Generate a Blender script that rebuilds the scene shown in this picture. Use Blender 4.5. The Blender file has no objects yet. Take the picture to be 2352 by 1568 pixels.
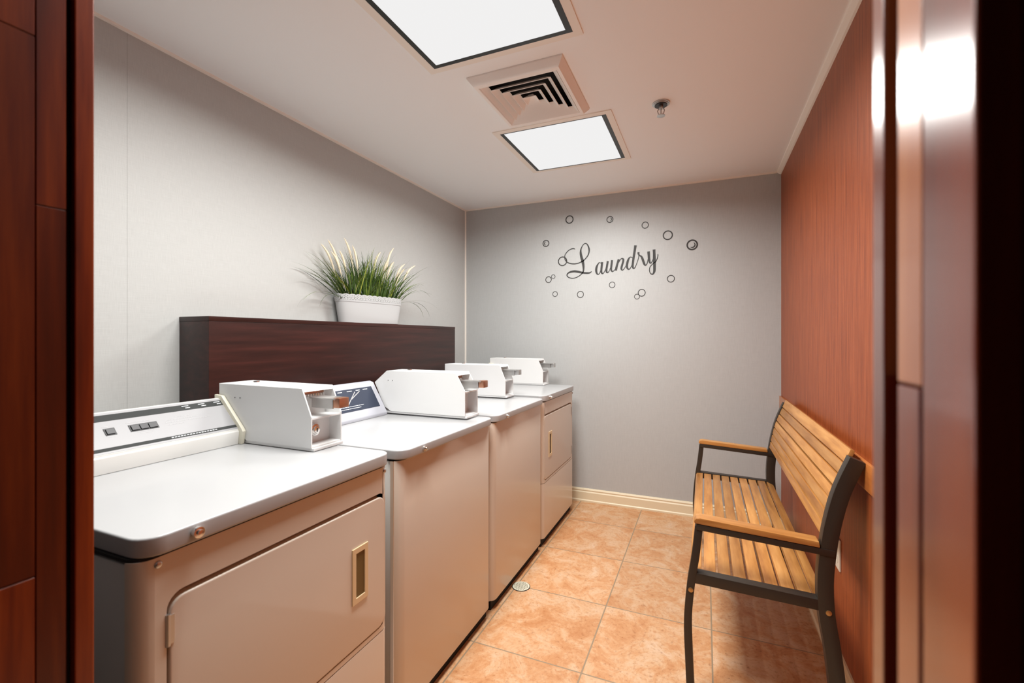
import bpy, bmesh, math, random
from mathutils import Vector, Matrix

# ------------------------------------------------------------------ camera, world, lights, exposure
scene = bpy.context.scene
COL = scene.collection
scene.view_settings.view_transform = 'Standard'
scene.view_settings.look = 'None'
scene.view_settings.gamma = 1.0
scene.view_settings.use_curve_mapping = False
scene.view_settings.exposure = 0.44

scene.cycles.diffuse_bounces = 12
scene.cycles.max_bounces = 14

CAM_H = 1.27
cd = bpy.data.cameras.new('camera')
cam = bpy.data.objects.new('camera', cd)
COL.objects.link(cam)
cam.location = (0, 0, CAM_H)
cam.rotation_euler = (math.radians(90), 0, math.radians(22.97))
cd.sensor_width = 36.0
cd.lens = 1045.0 / 2352.0 * 36.0
cd.shift_y = -8.0 / 2352.0
cd.clip_start = 0.01
cd.dof.use_dof = True
cd.dof.focus_distance = 2.3
cd.dof.aperture_fstop = 4.5
scene.camera = cam

w = bpy.data.worlds.new('world')
scene.world = w
w.use_nodes = True
w.node_tree.nodes['Background'].inputs[0].default_value = (0.02, 0.012, 0.009, 1)
w.node_tree.nodes['Background'].inputs[1].default_value = 0.25

LIGHT_PER_M2 = 72.0
LIGHT_SPREAD = 166
def panel_lamp(x, y, sx, sy, z):
    d = bpy.data.lights.new('panel_lamp', 'AREA')
    d.shape = 'RECTANGLE'; d.size = sx; d.size_y = sy
    d.energy = LIGHT_PER_M2*sx*sy; d.color = (1.0, 0.995, 0.96)
    d.spread = math.radians(LIGHT_SPREAD)
    o = bpy.data.objects.new('panel_lamp', d)
    COL.objects.link(o); o.location = (x, y, z)
    return o
ZC = 2.38
panel_lamp(-0.731, 1.11, 0.53, 0.94, ZC - 0.0052)
panel_lamp(-0.738, 2.547, 0.53, 0.56, ZC - 0.0052)

# ------------------------------------------------------------------ mesh helpers
class MB:
    def __init__(self):
        self.bm = bmesh.new(); self.done = 0
    def mark(self, idx):
        self.bm.faces.ensure_lookup_table()
        for f in self.bm.faces[self.done:]: f.material_index = idx
        self.done = len(self.bm.faces)
        return self
    def _merge(self, tmp, bev=0.0, seg=2, angle=25):
        if bev > 0:
            tmp.normal_update()
            es = [e for e in tmp.edges if len(e.link_faces) == 2 and e.calc_face_angle(0) > math.radians(angle)]
            if es:
                bmesh.ops.bevel(tmp, geom=es, offset=bev, offset_type='OFFSET', segments=seg, profile=0.6,
                                affect='EDGES', clamp_overlap=True)
        me = bpy.data.meshes.new('tmp'); tmp.to_mesh(me); tmp.free()
        self.bm.from_mesh(me); bpy.data.meshes.remove(me)
        return self
    def box(self, x0, y0, z0, x1, y1, z1, bev=0.0, seg=2):
        t = bmesh.new()
        M = Matrix.Translation(((x0+x1)/2, (y0+y1)/2, (z0+z1)/2)) @ Matrix.Diagonal((abs(x1-x0), abs(y1-y0), abs(z1-z0), 1))
        bmesh.ops.create_cube(t, size=1.0, matrix=M)
        return self._merge(t, bev, seg)
    @staticmethod
    def _v(axis, p, a):
        if axis == 'x': return (a, p[0], p[1])
        if axis == 'y': return (p[0], a, p[1])
        return (p[0], p[1], a)
    def prism(self, pts, axis, a0, a1, bev=0.0, holes=(), seg=2, angle=25):
        t = bmesh.new()
        loops = [pts] + list(holes)
        allv = []
        for a in (a0, a1):
            edges = []; vl = []
            for lp in loops:
                vs = [t.verts.new(self._v(axis, p, a)) for p in lp]
                vl.append(vs)
                for i in range(len(vs)):
                    edges.append(t.edges.new((vs[i], vs[(i+1) % len(vs)])))
            if holes:
                bmesh.ops.triangle_fill(t, use_beauty=True, use_dissolve=False, edges=edges)
            else:
                t.faces.new(vl[0])
            allv.append(vl)
        for A, B in zip(*allv):
            n = len(A)
            for i in range(n):
                t.faces.new((A[i], A[(i+1) % n], B[(i+1) % n], B[i]))
        bmesh.ops.recalc_face_normals(t, faces=t.faces[:])
        return self._merge(t, bev, seg, angle)
    def cyl(self, c, axis, r, h, seg=20, bev=0.0, r2=None):
        t = bmesh.new()
        M = Matrix.Translation(c)
        if axis == 'x': M = M @ Matrix.Rotation(math.pi/2, 4, 'Y')
        if axis == 'y': M = M @ Matrix.Rotation(-math.pi/2, 4, 'X')
        bmesh.ops.create_cone(t, cap_ends=True, cap_tris=False, segments=seg, radius1=r, radius2=r if r2 is None else r2, depth=h, matrix=M)
        return self._merge(t, bev, 2, 40)
    def dome(self, c, axis, r, squash=0.5):
        t = bmesh.new()
        S = {'x': (squash, 1, 1), 'y': (1, squash, 1), 'z': (1, 1, squash)}[axis]
        bmesh.ops.create_uvsphere(t, u_segments=16, v_segments=10, radius=r,
                                  matrix=Matrix.Translation(c) @ Matrix.Diagonal((*S, 1)))
        return self._merge(t)
    def tube(self, path, r, seg=8):
        t = bmesh.new(); rings = []
        P = [Vector(p) for p in path]
        for i, p in enumerate(P):
            d = (P[min(i+1, len(P)-1)] - P[max(i-1, 0)]).normalized()
            a = d.orthogonal().normalized() if i == 0 else (rings_a - d*rings_a.dot(d)).normalized()
            rings_a = a; b = d.cross(a)
            rr = r[i] if isinstance(r, (list, tuple)) else r
            rings.append([t.verts.new(p + rr*(math.cos(k*2*math.pi/seg)*a + math.sin(k*2*math.pi/seg)*b)) for k in range(seg)])
        for A, B in zip(rings, rings[1:]):
            for k in range(seg):
                t.faces.new((A[k], A[(k+1) % seg], B[(k+1) % seg], B[k]))
        t.faces.new(rings[0][::-1]); t.faces.new(rings[-1])
        bmesh.ops.recalc_face_normals(t, faces=t.faces[:])
        return self._merge(t)
    def build(self, name, mat, parent=None, smooth=35, label=None):
        """link the collected geometry as ONE mesh object; coordinates are local to the parent"""
        me = bpy.data.meshes.new(name)
        self.bm.to_mesh(me); self.bm.free()
        for m in (mat if isinstance(mat, (list, tuple)) else [mat]):
            me.materials.append(m)
        if smooth:
            for p in me.polygons: p.use_smooth = True
            try: me.set_sharp_from_angle(angle=math.radians(smooth))
            except Exception: pass
        o = bpy.data.objects.new(name, me)
        COL.objects.link(o)
        if parent: o.parent = parent
        if label: o['label'] = label
        return o

def thing(name, label, cat, loc, group=None, rz=0):
    o = bpy.data.objects.new(name, None)
    COL.objects.link(o)
    o.empty_display_size = 0.1
    o.location = loc; o.rotation_euler = (0, 0, rz)
    o['label'] = label; o['category'] = cat
    if group: o['group'] = group
    return o
def tag(o, label, cat, group=None):
    o['label'] = label; o['category'] = cat
    if group: o['group'] = group
    return o
def struct(o):
    o['kind'] = 'structure'
    return o
def rrect(u0, v0, u1, v1, r, n=6):
    pts = []
    for cx, cy, a0 in ((u1-r, v1-r, 0), (u0+r, v1-r, 90), (u0+r, v0+r, 180), (u1-r, v0+r, 270)):
        for k in range(n+1):
            a = math.radians(a0 + 90*k/n)
            pts.append((cx + r*math.cos(a), cy + r*math.sin(a)))
    return pts
def smooth_path(pts, n=6):
    """Catmull-Rom through tuples of any length"""
    out = []
    N = len(pts)
    for i in range(N-1):
        p0, p1, p2, p3 = pts[max(i-1, 0)], pts[i], pts[i+1], pts[min(i+2, N-1)]
        for k in range(n):
            t = k/n
            out.append(tuple(0.5*((2*b) + (-a+c)*t + (2*a-5*b+4*c-d)*t*t + (-a+3*b-3*c+d)*t**3)
                             for a, b, c, d in zip(p0, p1, p2, p3)))
    out.append(tuple(pts[-1]))
    return out

# ------------------------------------------------------------------ materials
def new_mat(name):
    m = bpy.data.materials.new(name); m.use_nodes = True
    return m, m.node_tree, m.node_tree.nodes['Principled BSDF']
def simple(name, col, rough=0.5, metal=0.0, coat=0.0, spec=0.5, bump=0.0, bscale=200.0):
    m, nt, b = new_mat(name)
    b.inputs['Base Color'].default_value = (*col, 1)
    b.inputs['Roughness'].default_value = rough
    b.inputs['Metallic'].default_value = metal
    b.inputs['Coat Weight'].default_value = coat
    b.inputs['Coat Roughness'].default_value = 0.08
    b.inputs['Specular IOR Level'].default_value = spec
    N = nt.nodes.new('ShaderNodeTexNoise'); N.inputs['Scale'].default_value = bscale
    tc = nt.nodes.new('ShaderNodeTexCoord')
    nt.links.new(tc.outputs['Object'], N.inputs['Vector'])
    if bump > 0:
        B = nt.nodes.new('ShaderNodeBump'); B.inputs['Strength'].default_value = bump; B.inputs['Distance'].default_value = 0.002
        nt.links.new(N.outputs['Fac'], B.inputs['Height']); nt.links.new(B.outputs['Normal'], b.inputs['Normal'])
    return m
def nodes(nt, kind, **kw):
    n = nt.nodes.new(kind)
    for k, v in kw.items(): setattr(n, k, v)
    return n
def ramp(nt, stops):
    r = nt.nodes.new('ShaderNodeValToRGB')
    e = r.color_ramp.elements
    e[0].position, e[0].color = stops[0][0], (*stops[0][1], 1)
    e[1].position, e[1].color = stops[-1][0], (*stops[-1][1], 1)
    for p, c in stops[1:-1]:
        x = e.new(p); x.color = (*c, 1)
    return r
def mapped_noise(nt, scale, detail=4.0, rough=0.55, nscale=1.0, coord='Object', loc=(0, 0, 0)):
    tc = nt.nodes.new('ShaderNodeTexCoord'); mp = nt.nodes.new('ShaderNodeMapping')
    mp.inputs['Scale'].default_value = scale; mp.inputs['Location'].default_value = loc
    nt.links.new(tc.outputs[coord], mp.inputs['Vector'])
    n = nt.nodes.new('ShaderNodeTexNoise'); n.inputs['Scale'].default_value = nscale
    n.inputs['Detail'].default_value = detail; n.inputs['Roughness'].default_value = rough
    nt.links.new(mp.outputs['Vector'], n.inputs['Vector'])
    return n, mp
def wood(name, dark, mid, light, grain, rough=0.35, coat=0.3, island=0.0, coatr=0.1, bump=0.15, spec=0.5):
    """grain: scale vector, small along the grain"""
    m, nt, b = new_mat(name)
    n, mp = mapped_noise(nt, grain, 6.0, 0.6)
    if island > 0:
        g = nt.nodes.new('ShaderNodeNewGeometry')
        mu = nodes(nt, 'ShaderNodeMath', operation='MULTIPLY'); mu.inputs[1].default_value = 30.0
        nt.links.new(g.outputs['Random Per Island'], mu.inputs[0])
        cb = nt.nodes.new('ShaderNodeCombineXYZ')
        for i in range(3): nt.links.new(mu.outputs[0], cb.inputs[i])
        ad = nodes(nt, 'ShaderNodeVectorMath', operation='ADD')
        nt.links.new(mp.outputs['Vector'], ad.inputs[0]); nt.links.new(cb.outputs[0], ad.inputs[1])
        nt.links.new(ad.outputs[0], n.inputs['Vector'])
    r = ramp(nt, [(0.3, dark), (0.5, mid), (0.72, light)])
    nt.links.new(n.outputs['Fac'], r.inputs['Fac'])
    out = r.outputs['Color']
    if island > 0:
        hsv = nt.nodes.new('ShaderNodeHueSaturation')
        mr = nt.nodes.new('ShaderNodeMapRange')
        mr.inputs['To Min'].default_value = 1.0 - island; mr.inputs['To Max'].default_value = 1.0 + island
        nt.links.new(g.outputs['Random Per Island'], mr.inputs['Value'])
        nt.links.new(mr.outputs['Result'], hsv.inputs['Value'])
        nt.links.new(out, hsv.inputs['Color']); out = hsv.outputs['Color']
    nt.links.new(out, b.inputs['Base Color'])
    b.inputs['Roughness'].default_value = rough
    b.inputs['Coat Weight'].default_value = coat
    b.inputs['Coat Roughness'].default_value = coatr
    b.inputs['Specular IOR Level'].default_value = spec
    B = nt.nodes.new('ShaderNodeBump'); B.inputs['Strength'].default_value = bump; B.inputs['Distance'].default_value = 0.001
    nt.links.new(n.outputs['Fac'], B.inputs['Height']); nt.links.new(B.outputs['Normal'], b.inputs['Normal'])
    return m

# grey linen wallpaper; the thread runs horizontally; seams every so often along one axis
def wallpaper(name, col, seam_axis=None, seam_at=0.0):
    m, nt, b = new_mat(name)
    n, _ = mapped_noise(nt, (14, 14, 900), 3, 0.6)
    n2, _ = mapped_noise(nt, (600, 600, 25), 2, 0.5)
    mx = nodes(nt, 'ShaderNodeMath', operation='ADD')
    nt.links.new(n.outputs['Fac'], mx.inputs[0]); nt.links.new(n2.outputs['Fac'], mx.inputs[1])
    mr = nt.nodes.new('ShaderNodeMapRange'); mr.inputs['From Min'].default_value = 0.6; mr.inputs['From Max'].default_value = 1.4
    mr.inputs['To Min'].default_value = 0.90; mr.inputs['To Max'].default_value = 1.06
    nt.links.new(mx.outputs[0], mr.inputs['Value'])
    hs = nt.nodes.new('ShaderNodeHueSaturation'); hs.inputs['Color'].default_value = (*col, 1)
    val = mr.outputs['Result']
    if seam_axis is not None:
        tc = nt.nodes.new('ShaderNodeTexCoord'); sp = nt.nodes.new('ShaderNodeSeparateXYZ')
        nt.links.new(tc.outputs['Object'], sp.inputs[0])
        cp = nodes(nt, 'ShaderNodeMath', operation='COMPARE'); cp.inputs[1].default_value = seam_at; cp.inputs[2].default_value = 0.0012
        nt.links.new(sp.outputs[seam_axis], cp.inputs[0])
        mm = nodes(nt, 'ShaderNodeMath', operation='MULTIPLY'); mm.inputs[1].default_value = -0.22
        nt.links.new(cp.outputs[0], mm.inputs[0])
        ad = nodes(nt, 'ShaderNodeMath', operation='ADD'); nt.links.new(val, ad.inputs[0]); nt.links.new(mm.outputs[0], ad.inputs[1])
        val = ad.outputs[0]
    nt.links.new(val, hs.inputs['Value'])
    nt.links.new(hs.outputs['Color'], b.inputs['Base Color'])
    b.inputs['Roughness'].default_value = 0.55
    b.inputs['Specular IOR Level'].default_value = 0.35
    B = nt.nodes.new('ShaderNodeBump'); B.inputs['Strength'].default_value = 0.12; B.inputs['Distance'].default_value = 0.001
    nt.links.new(mx.outputs[0], B.inputs['Height']); nt.links.new(B.outputs['Normal'], b.inputs['Normal'])
    return m
M_LEFT = wallpaper('grey_linen_left', (0.52, 0.53, 0.52), 1, 0.97)
M_BACK = wallpaper('grey_linen_back', (0.50, 0.515, 0.515))

def red_fabric():
    m, nt, b = new_mat('russet_strie_wallcovering')
    n, _ = mapped_noise(nt, (420, 420, 9), 3, 0.6)
    n2, _ = mapped_noise(nt, (60, 60, 3), 3, 0.6)
    ad = nodes(nt, 'ShaderNodeMath', operation='ADD'); nt.links.new(n.outputs['Fac'], ad.inputs[0]); nt.links.new(n2.outputs['Fac'], ad.inputs[1])
    ml = nodes(nt, 'ShaderNodeMath', operation='MULTIPLY'); ml.inputs[1].default_value = 0.5
    nt.links.new(ad.outputs[0], ml.inputs[0])
    r = ramp(nt, [(0.36, (0.19, 0.035, 0.007)), (0.5, (0.295, 0.060, 0.012)), (0.66, (0.40, 0.098, 0.026))])
    nt.links.new(ml.outputs[0], r.inputs['Fac']); nt.links.new(r.outputs['Color'], b.inputs['Base Color'])
    b.inputs['Roughness'].default_value = 0.42
    b.inputs['Specular IOR Level'].default_value = 0.45
    B = nt.nodes.new('ShaderNodeBump'); B.inputs['Strength'].default_value = 0.35; B.inputs['Distance'].default_value = 0.0015
    nt.links.new(n.outputs['Fac'], B.inputs['Height']); nt.links.new(B.outputs['Normal'], b.inputs['Normal'])
    return m
M_RED = red_fabric()

def tile_floor():
    m, nt, b = new_mat('terracotta_tile')
    tc = nt.nodes.new('ShaderNodeTexCoord'); mp = nt.nodes.new('ShaderNodeMapping')
    mp.inputs['Location'].default_value = (0.458*10 - 0.027, 0.4715*10 - 2.162, 0)
    nt.links.new(tc.outputs['Object'], mp.inputs['Vector'])
    br = nt.nodes.new('ShaderNodeTexBrick')
    br.offset = 0.0; br.squash = 1.0
    br.inputs['Scale'].default_value = 1.0
    br.inputs['Brick Width'].default_value = 0.458; br.inputs['Row Height'].default_value = 0.4715
    br.inputs['Mortar Size'].default_value = 0.0032; br.inputs['Mortar Smooth'].default_value = 0.15
    br.inputs['Bias'].default_value = 0.0
    br.inputs['Color1'].default_value = (0, 0, 0, 1); br.inputs['Color2'].default_value = (1, 1, 1, 1)
    br.inputs['Mortar'].default_value = (0.5, 0.5, 0.5, 1)
    nt.links.new(mp.outputs['Vector'], br.inputs['Vector'])
    # mottling shifted per tile
    sc = nodes(nt, 'ShaderNodeVectorMath', operation='SCALE'); sc.inputs['Scale'].default_value = 37.0
    nt.links.new(br.outputs['Color'], sc.inputs[0])
    ad = nodes(nt, 'ShaderNodeVectorMath', operation='ADD'); nt.links.new(mp.outputs['Vector'], ad.inputs[0]); nt.links.new(sc.outputs[0], ad.inputs[1])
    n1 = nt.nodes.new('ShaderNodeTexNoise'); n1.inputs['Scale'].default_value = 7.5; n1.inputs['Detail'].default_value = 8; n1.inputs['Roughness'].default_value = 0.76
    n1.inputs['Distortion'].default_value = 0.7
    n2 = nt.nodes.new('ShaderNodeTexNoise'); n2.inputs['Scale'].default_value = 70.0; n2.inputs['Detail'].default_value = 6; n2.inputs['Roughness'].default_value = 0.7
    n2.inputs['Distortion'].default_value = 0.25
    for n in (n1, n2): nt.links.new(ad.outputs[0], n.inputs['Vector'])
    r1 = ramp(nt, [(0.34, (0.50, 0.225, 0.09)), (0.46, (0.575, 0.30, 0.14)), (0.55, (0.62, 0.385, 0.22)), (0.68, (0.66, 0.46, 0.31))])
    nt.links.new(n1.outputs['Fac'], r1.inputs['Fac'])
    r2 = ramp(nt, [(0.30, (0.42, 0.28, 0.20)), (0.40, (0.86, 0.76, 0.68)), (0.50, (1, 1, 1)), (0.75, (1.0, 1.0, 1.0))])
    nt.links.new(n2.outputs['Fac'], r2.inputs['Fac'])
    mm = nodes(nt, 'ShaderNodeMix', data_type='RGBA', blend_type='MULTIPLY'); mm.inputs['Factor'].default_value = 0.7
    nt.links.new(r1.outputs['Color'], mm.inputs['A']); nt.links.new(r2.outputs['Color'], mm.inputs['B'])
    # per-tile tone
    hs = nt.nodes.new('ShaderNodeHueSaturation')
    mr = nt.nodes.new('ShaderNodeMapRange'); mr.inputs['To Min'].default_value = 0.93; mr.inputs['To Max'].default_value = 1.05
    nt.links.new(br.outputs['Color'], mr.inputs['Value']); nt.links.new(mr.outputs['Result'], hs.inputs['Value'])
    nt.links.new(mm.outputs['Result'], hs.inputs['Color'])
    mg = nodes(nt, 'ShaderNodeMix', data_type='RGBA')
    nt.links.new(br.outputs['Fac'], mg.inputs['Factor']); nt.links.new(hs.outputs['Color'], mg.inputs['A'])
    mg.inputs['B'].default_value = (0.30, 0.22, 0.14, 1)
    nt.links.new(mg.outputs['Result'], b.inputs['Base Color'])
    b.inputs['Roughness'].default_value = 0.42
    sb = nodes(nt, 'ShaderNodeMath', operation='MULTIPLY_ADD'); sb.inputs[1].default_value = -1.0
    nt.links.new(br.outputs['Fac'], sb.inputs[0]); 
    ms = nodes(nt, 'ShaderNodeMath', operation='MULTIPLY'); ms.inputs[1].default_value = 0.25
    nt.links.new(n2.outputs['Fac'], ms.inputs[0]); nt.links.new(ms.outputs[0], sb.inputs[2])
    B = nt.nodes.new('ShaderNodeBump'); B.inputs['Strength'].default_value = 0.35; B.inputs['Distance'].default_value = 0.002
    nt.links.new(sb.outputs[0], B.inputs['Height']); nt.links.new(B.outputs['Normal'], b.inputs['Normal'])
    return m
M_FLOOR = tile_floor()
M_CEIL = simple('ceiling_paint', (0.94, 0.955, 0.965), 0.7, bump=0.05, bscale=300)
M_CREAM = simple('cream_trim', (0.80, 0.70, 0.50), 0.4, bump=0.05, bscale=40)
M_TRIMW = simple('offwhite_trim', (0.92, 0.87, 0.80), 0.5)
M_JAMB = wood('cherry_jamb', (0.055, 0.005, 0.002), (0.12, 0.014, 0.004), (0.24, 0.036, 0.007), (16, 16, 1.3), 0.24, 0.55, island=0.45, coatr=0.12, bump=0.05)
M_JAMBL = wood('cherry_jamb_satin', (0.050, 0.004, 0.002), (0.17, 0.022, 0.004), (0.36, 0.070, 0.010), (26, 26, 1.6), 0.35, 0.12, island=0.6, coatr=0.2, bump=0.05)
M_JAMBO = wood('light_cherry_veneer', (0.30, 0.075, 0.018), (0.42, 0.12, 0.032), (0.52, 0.18, 0.05), (16, 16, 1.3), 0.26, 0.45, coatr=0.12, bump=0.05)
M_DARKJ = simple('dark_wood_shade', (0.012, 0.004, 0.003), 0.5)  # near-black colour holds the shade of rebates and the unlit corridor side
M_LEDGE = wood('mahogany_laminate', (0.016, 0.004, 0.003), (0.028, 0.007, 0.005), (0.050, 0.012, 0.009), (20, 2.2, 38), 0.38, 0.10, coatr=0.25, bump=0.03, spec=0.35)
M_BENCHW = wood('oiled_acacia', (0.32, 0.125, 0.030), (0.50, 0.225, 0.060), (0.66, 0.34, 0.11), (26, 2.6, 26), 0.42, 0.15, island=0.22)
M_ARMW = wood('oiled_acacia_arm', (0.33, 0.13, 0.030), (0.50, 0.225, 0.058), (0.64, 0.33, 0.10), (2.6, 26, 26), 0.40, 0.15)
M_RAILW = wood('orange_wood_rail', (0.40, 0.12, 0.025), (0.52, 0.17, 0.04), (0.62, 0.24, 0.06), (26, 1.6, 26), 0.35, 0.3)
M_BFRAME = simple('bronze_powdercoat', (0.040, 0.031, 0.024), 0.40, 0.2, bump=0.1, bscale=500)
M_BRASS = simple('brass_screw', (0.55, 0.36, 0.16), 0.35, 0.9)
M_ENAMEL = simple('white_enamel', (0.42, 0.425, 0.432), 0.30, coat=0.1)
M_ALMOND = simple('warm_white_enamel', (0.67, 0.585, 0.495), 0.30, coat=0.25)
M_SIDE = simple('grey_white_enamel', (0.62, 0.62, 0.60), 0.3, coat=0.2)
M_COIN = simple('coin_box_enamel', (0.74, 0.75, 0.75), 0.35, bump=0.05, bscale=400)
M_SILVER = simple('brushed_aluminium', (0.29, 0.29, 0.30), 0.5, 0.15)
M_CONSW = simple('console_cool_white', (0.42, 0.43, 0.48), 0.4)
M_STRIPE = simple('dark_grey_print', (0.035, 0.038, 0.038), 0.65, spec=0.2)
M_NAVY = simple('navy_panel', (0.022, 0.030, 0.055), 0.45, spec=0.3)
M_PRINT = simple('white_print', (0.78, 0.80, 0.82), 0.5)
M_GPRINT = simple('grey_print', (0.42, 0.42, 0.43), 0.5)
M_BLACK = simple('black_plastic', (0.018, 0.018, 0.020), 0.4)
M_GAP = simple('black_gap', (0.006, 0.005, 0.005), 0.8)
M_CHROME = simple('chrome', (0.82, 0.80, 0.78), 0.2, 1.0)
M_STEEL = simple('dull_steel', (0.55, 0.54, 0.53), 0.35, 0.9)
M_CREAMP = simple('cream_plastic', (0.72, 0.70, 0.58), 0.45)
M_HANDLE = simple('beige_handle', (0.78, 0.62, 0.38), 0.4)
M_POT = simple('white_pot', (0.50, 0.51, 0.515), 0.6, spec=0.3)
M_SOIL = simple('dark_soil', (0.03, 0.025, 0.012), 0.9, bump=0.8, bscale=80)
M_PLUME = simple('cream_plume', (0.90, 0.80, 0.62), 0.9)
M_DECAL = simple('charcoal_vinyl', (0.034, 0.033, 0.032), 0.6)
M_DECALR = simple('black_vinyl', (0.030, 0.026, 0.024), 0.6)
M_PLATE = simple('ivory_plate', (0.80, 0.76, 0.66), 0.4)
M_VENT = simple('vent_paint', (0.93, 0.90, 0.87), 0.5)
M_GASKET = simple('black_light_gasket', (0.02, 0.022, 0.022), 0.35)
M_COPPER = simple('coin_slide_copper', (0.50, 0.25, 0.16), 0.3, 0.8)
M_PATINA = simple('drain_metal', (0.72, 0.72, 0.58), 0.45, 0.15)

def diffuser_mat():
    m = bpy.data.materials.new('lit_diffuser'); m.use_nodes = True
    nt = m.node_tree; nt.nodes.clear()
    e = nt.nodes.new('ShaderNodeEmission'); o = nt.nodes.new('ShaderNodeOutputMaterial')
    e.inputs[0].default_value = (1.0, 0.99, 0.985, 1); e.inputs[1].default_value = 0.65
    nt.links.new(e.outputs[0], o.inputs[0])
    return m
M_DIFF = diffuser_mat()
def grass_mat():
    m, nt, b = new_mat('grass_blades')
    g = nt.nodes.new('ShaderNodeNewGeometry')
    r = ramp(nt, [(0.0, (0.025, 0.06, 0.012)), (0.35, (0.055, 0.115, 0.02)), (0.7, (0.12, 0.20, 0.03)), (0.93, (0.22, 0.30, 0.045)), (1.0, (0.46, 0.48, 0.06))])
    nt.links.new(g.outputs['Random Per Island'], r.inputs['Fac']); nt.links.new(r.outputs['Color'], b.inputs['Base Color'])
    b.inputs['Roughness'].default_value = 0.4
    b.inputs['Subsurface Weight'].default_value = 0.0
    return m
M_GRASS = grass_mat()

# ------------------------------------------------------------------ room shell
XL, XR, YB, YF0, YF1 = -1.92, 0.468, 3.489, 0.225, 0.34
DX0, DX1, DZ = -0.75, 0.094, 2.10          # door opening
L_RECT = [(-1.025, 0.620, -0.437, 1.600), (-1.027, 2.250, -0.449, 2.843)]
V_RECT = (-0.90, 1.755, -0.55, 2.125)
b = MB(); b.box(XL-0.12, -0.9, -0.08, XR+0.12, YB+0.12, 0.0); struct(b.build('floor', M_FLOOR, smooth=0))
b = MB()
holes = [[(x0, y0), (x0, y1), (x1, y1), (x1, y0)] for x0, y0, x1, y1 in L_RECT + [V_RECT]]
b.prism([(XL-0.1, YF0), (XR+0.1, YF0), (XR+0.1, YB+0.1), (XL-0.1, YB+0.1)], 'z', ZC, ZC+0.09, holes=holes)
struct(b.build('ceiling', M_CEIL, smooth=0))
b = MB(); b.box(XL-0.1, YF0, 0, XL, YB+0.1, ZC); struct(b.build('wall_left', M_LEFT, smooth=0))
b = MB(); b.box(XL, YB, 0, XR, YB+0.1, ZC); struct(b.build('wall_back', M_BACK, smooth=0))
b = MB(); b.box(XR, YF0, 0, XR+0.1, YB+0.1, ZC); struct(b.build('wall_right', M_RED, smooth=0))
b = MB()
b.box(XL, YF0, 0, DX0-0.015, YF1, ZC); b.box(DX1+0.035, YF0, 0, XR, YF1, ZC); b.box(DX0-0.015, YF0, DZ, DX1+0.035, YF1, ZC)
struct(b.build('wall_front', [M_DARKJ], smooth=0))
b = MB(); b.box(DX0, YF0, DZ-0.02, DX1, YF1, DZ); o = struct(b.build('door_1', M_JAMB, smooth=0)); o.name = 'door_1'

# door jambs: veneered planks lining the reveal, a rebate coloured near-black for its shade and a thin strip at the room side
b = MB()
X = DX0
for y0, y1, zs in ((YF0+0.001, 0.2832, (0, 0.98, 1.637, DZ-0.02)), (0.2838, 0.3125, (0, 1.433, DZ-0.02))):
    for z0, z1 in zip(zs, zs[1:]):
        b.box(X-0.012, y0, z0+0.0006, X, y1, z1-0.0006, 0.0008, 1)
b.box(X-0.012, 0.3205, 0, X+0.001, YF1+0.001, DZ-0.02, 0.0015, 2)
j = struct(b.build('trim_1', M_JAMBL, smooth=0))
b = MB(); b.box(X-0.0148, YF0+0.001, 0, X-0.0122, YF1, DZ-0.021); j2 = b.build('rebate', M_DARKJ, j, smooth=0)
b = MB()
X = DX1
b.box(X, 0.2724, 1.247, X+0.014, 0.302, DZ-0.02, 0.001, 2); b.mark(1)
b.box(X, YF0+0.001, 0, X+0.014, 0.2722, DZ-0.02, 0.002, 3)
b.box(X, 0.2752, 0, X+0.014, 0.302, 1.2455, 0.001, 2)
b.box(X, 0.3215, 0, X+0.034, YF1+0.001, DZ-0.02, 0.002, 3)
b.mark(0); j = struct(b.build('trim_2', [M_JAMB, M_JAMBO], smooth=0))
b = MB(); b.box(X+0.0142, YF0+0.001, 0, X+0.0345, 0.3213, DZ-0.021); j2 = b.build('rebate', M_DARKJ, j, smooth=0)

# baseboards, chair rail, ceiling edge strips, corner bead
prof = [(0, 0), (0.020, 0), (0.020, 0.012), (0.014, 0.018), (0.014, 0.072), (0.009, 0.080), (0.011, 0.090), (0.006, 0.099), (0, 0.101)]
b = MB(); b.prism([(YB-u, z) for u, z in prof], 'x', XL, XR); struct(b.build('baseboard_back', M_CREAM, smooth=0))
b = MB(); b.prism([(XR-u, z) for u, z in prof], 'y', YF1, YB-0.021); struct(b.build('baseboard_right', M_CREAM, smooth=0))
b = MB(); b.prism([(XL+u, z) for u, z in prof], 'y', YF1, YB-0.021); struct(b.build('baseboard_left', M_CREAM, smooth=0))
b = MB(); b.box(XR-0.012, YF1+0.3, 0.800, XR-0.0002, YB-0.001, 0.886, 0.003); struct(b.build('trim_3', M_RAILW))
cp = [(0.0, ZC), (0.026, ZC), (0.024, ZC-0.007), (0.008, ZC-0.018), (0.0, ZC-0.020)]
b = MB(); b.prism([(XR-u, z) for u, z in cp], 'y', YF1, YB); struct(b.build('trim_4', M_TRIMW, smooth=0))
cp = [(0.0, ZC), (0.010, ZC), (0.009, ZC-0.008), (0.0, ZC-0.010)]
b = MB(); b.prism([(XL+u, z) for u, z in cp], 'y', YF1, YB); struct(b.build('trim_5', M_TRIMW, smooth=0))
b = MB(); b.prism([(YB-u, z) for u, z in cp], 'x', XL+0.01, XR-0.026); struct(b.build('trim_6', M_TRIMW, smooth=0))
b = MB(); b.prism([(XL, YB), (XL+0.010, YB), (XL+0.008, YB-0.008), (XL, YB-0.010)], 'z', 0.101, ZC-0.01); struct(b.build('trim_7', M_TRIMW, smooth=0))

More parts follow.
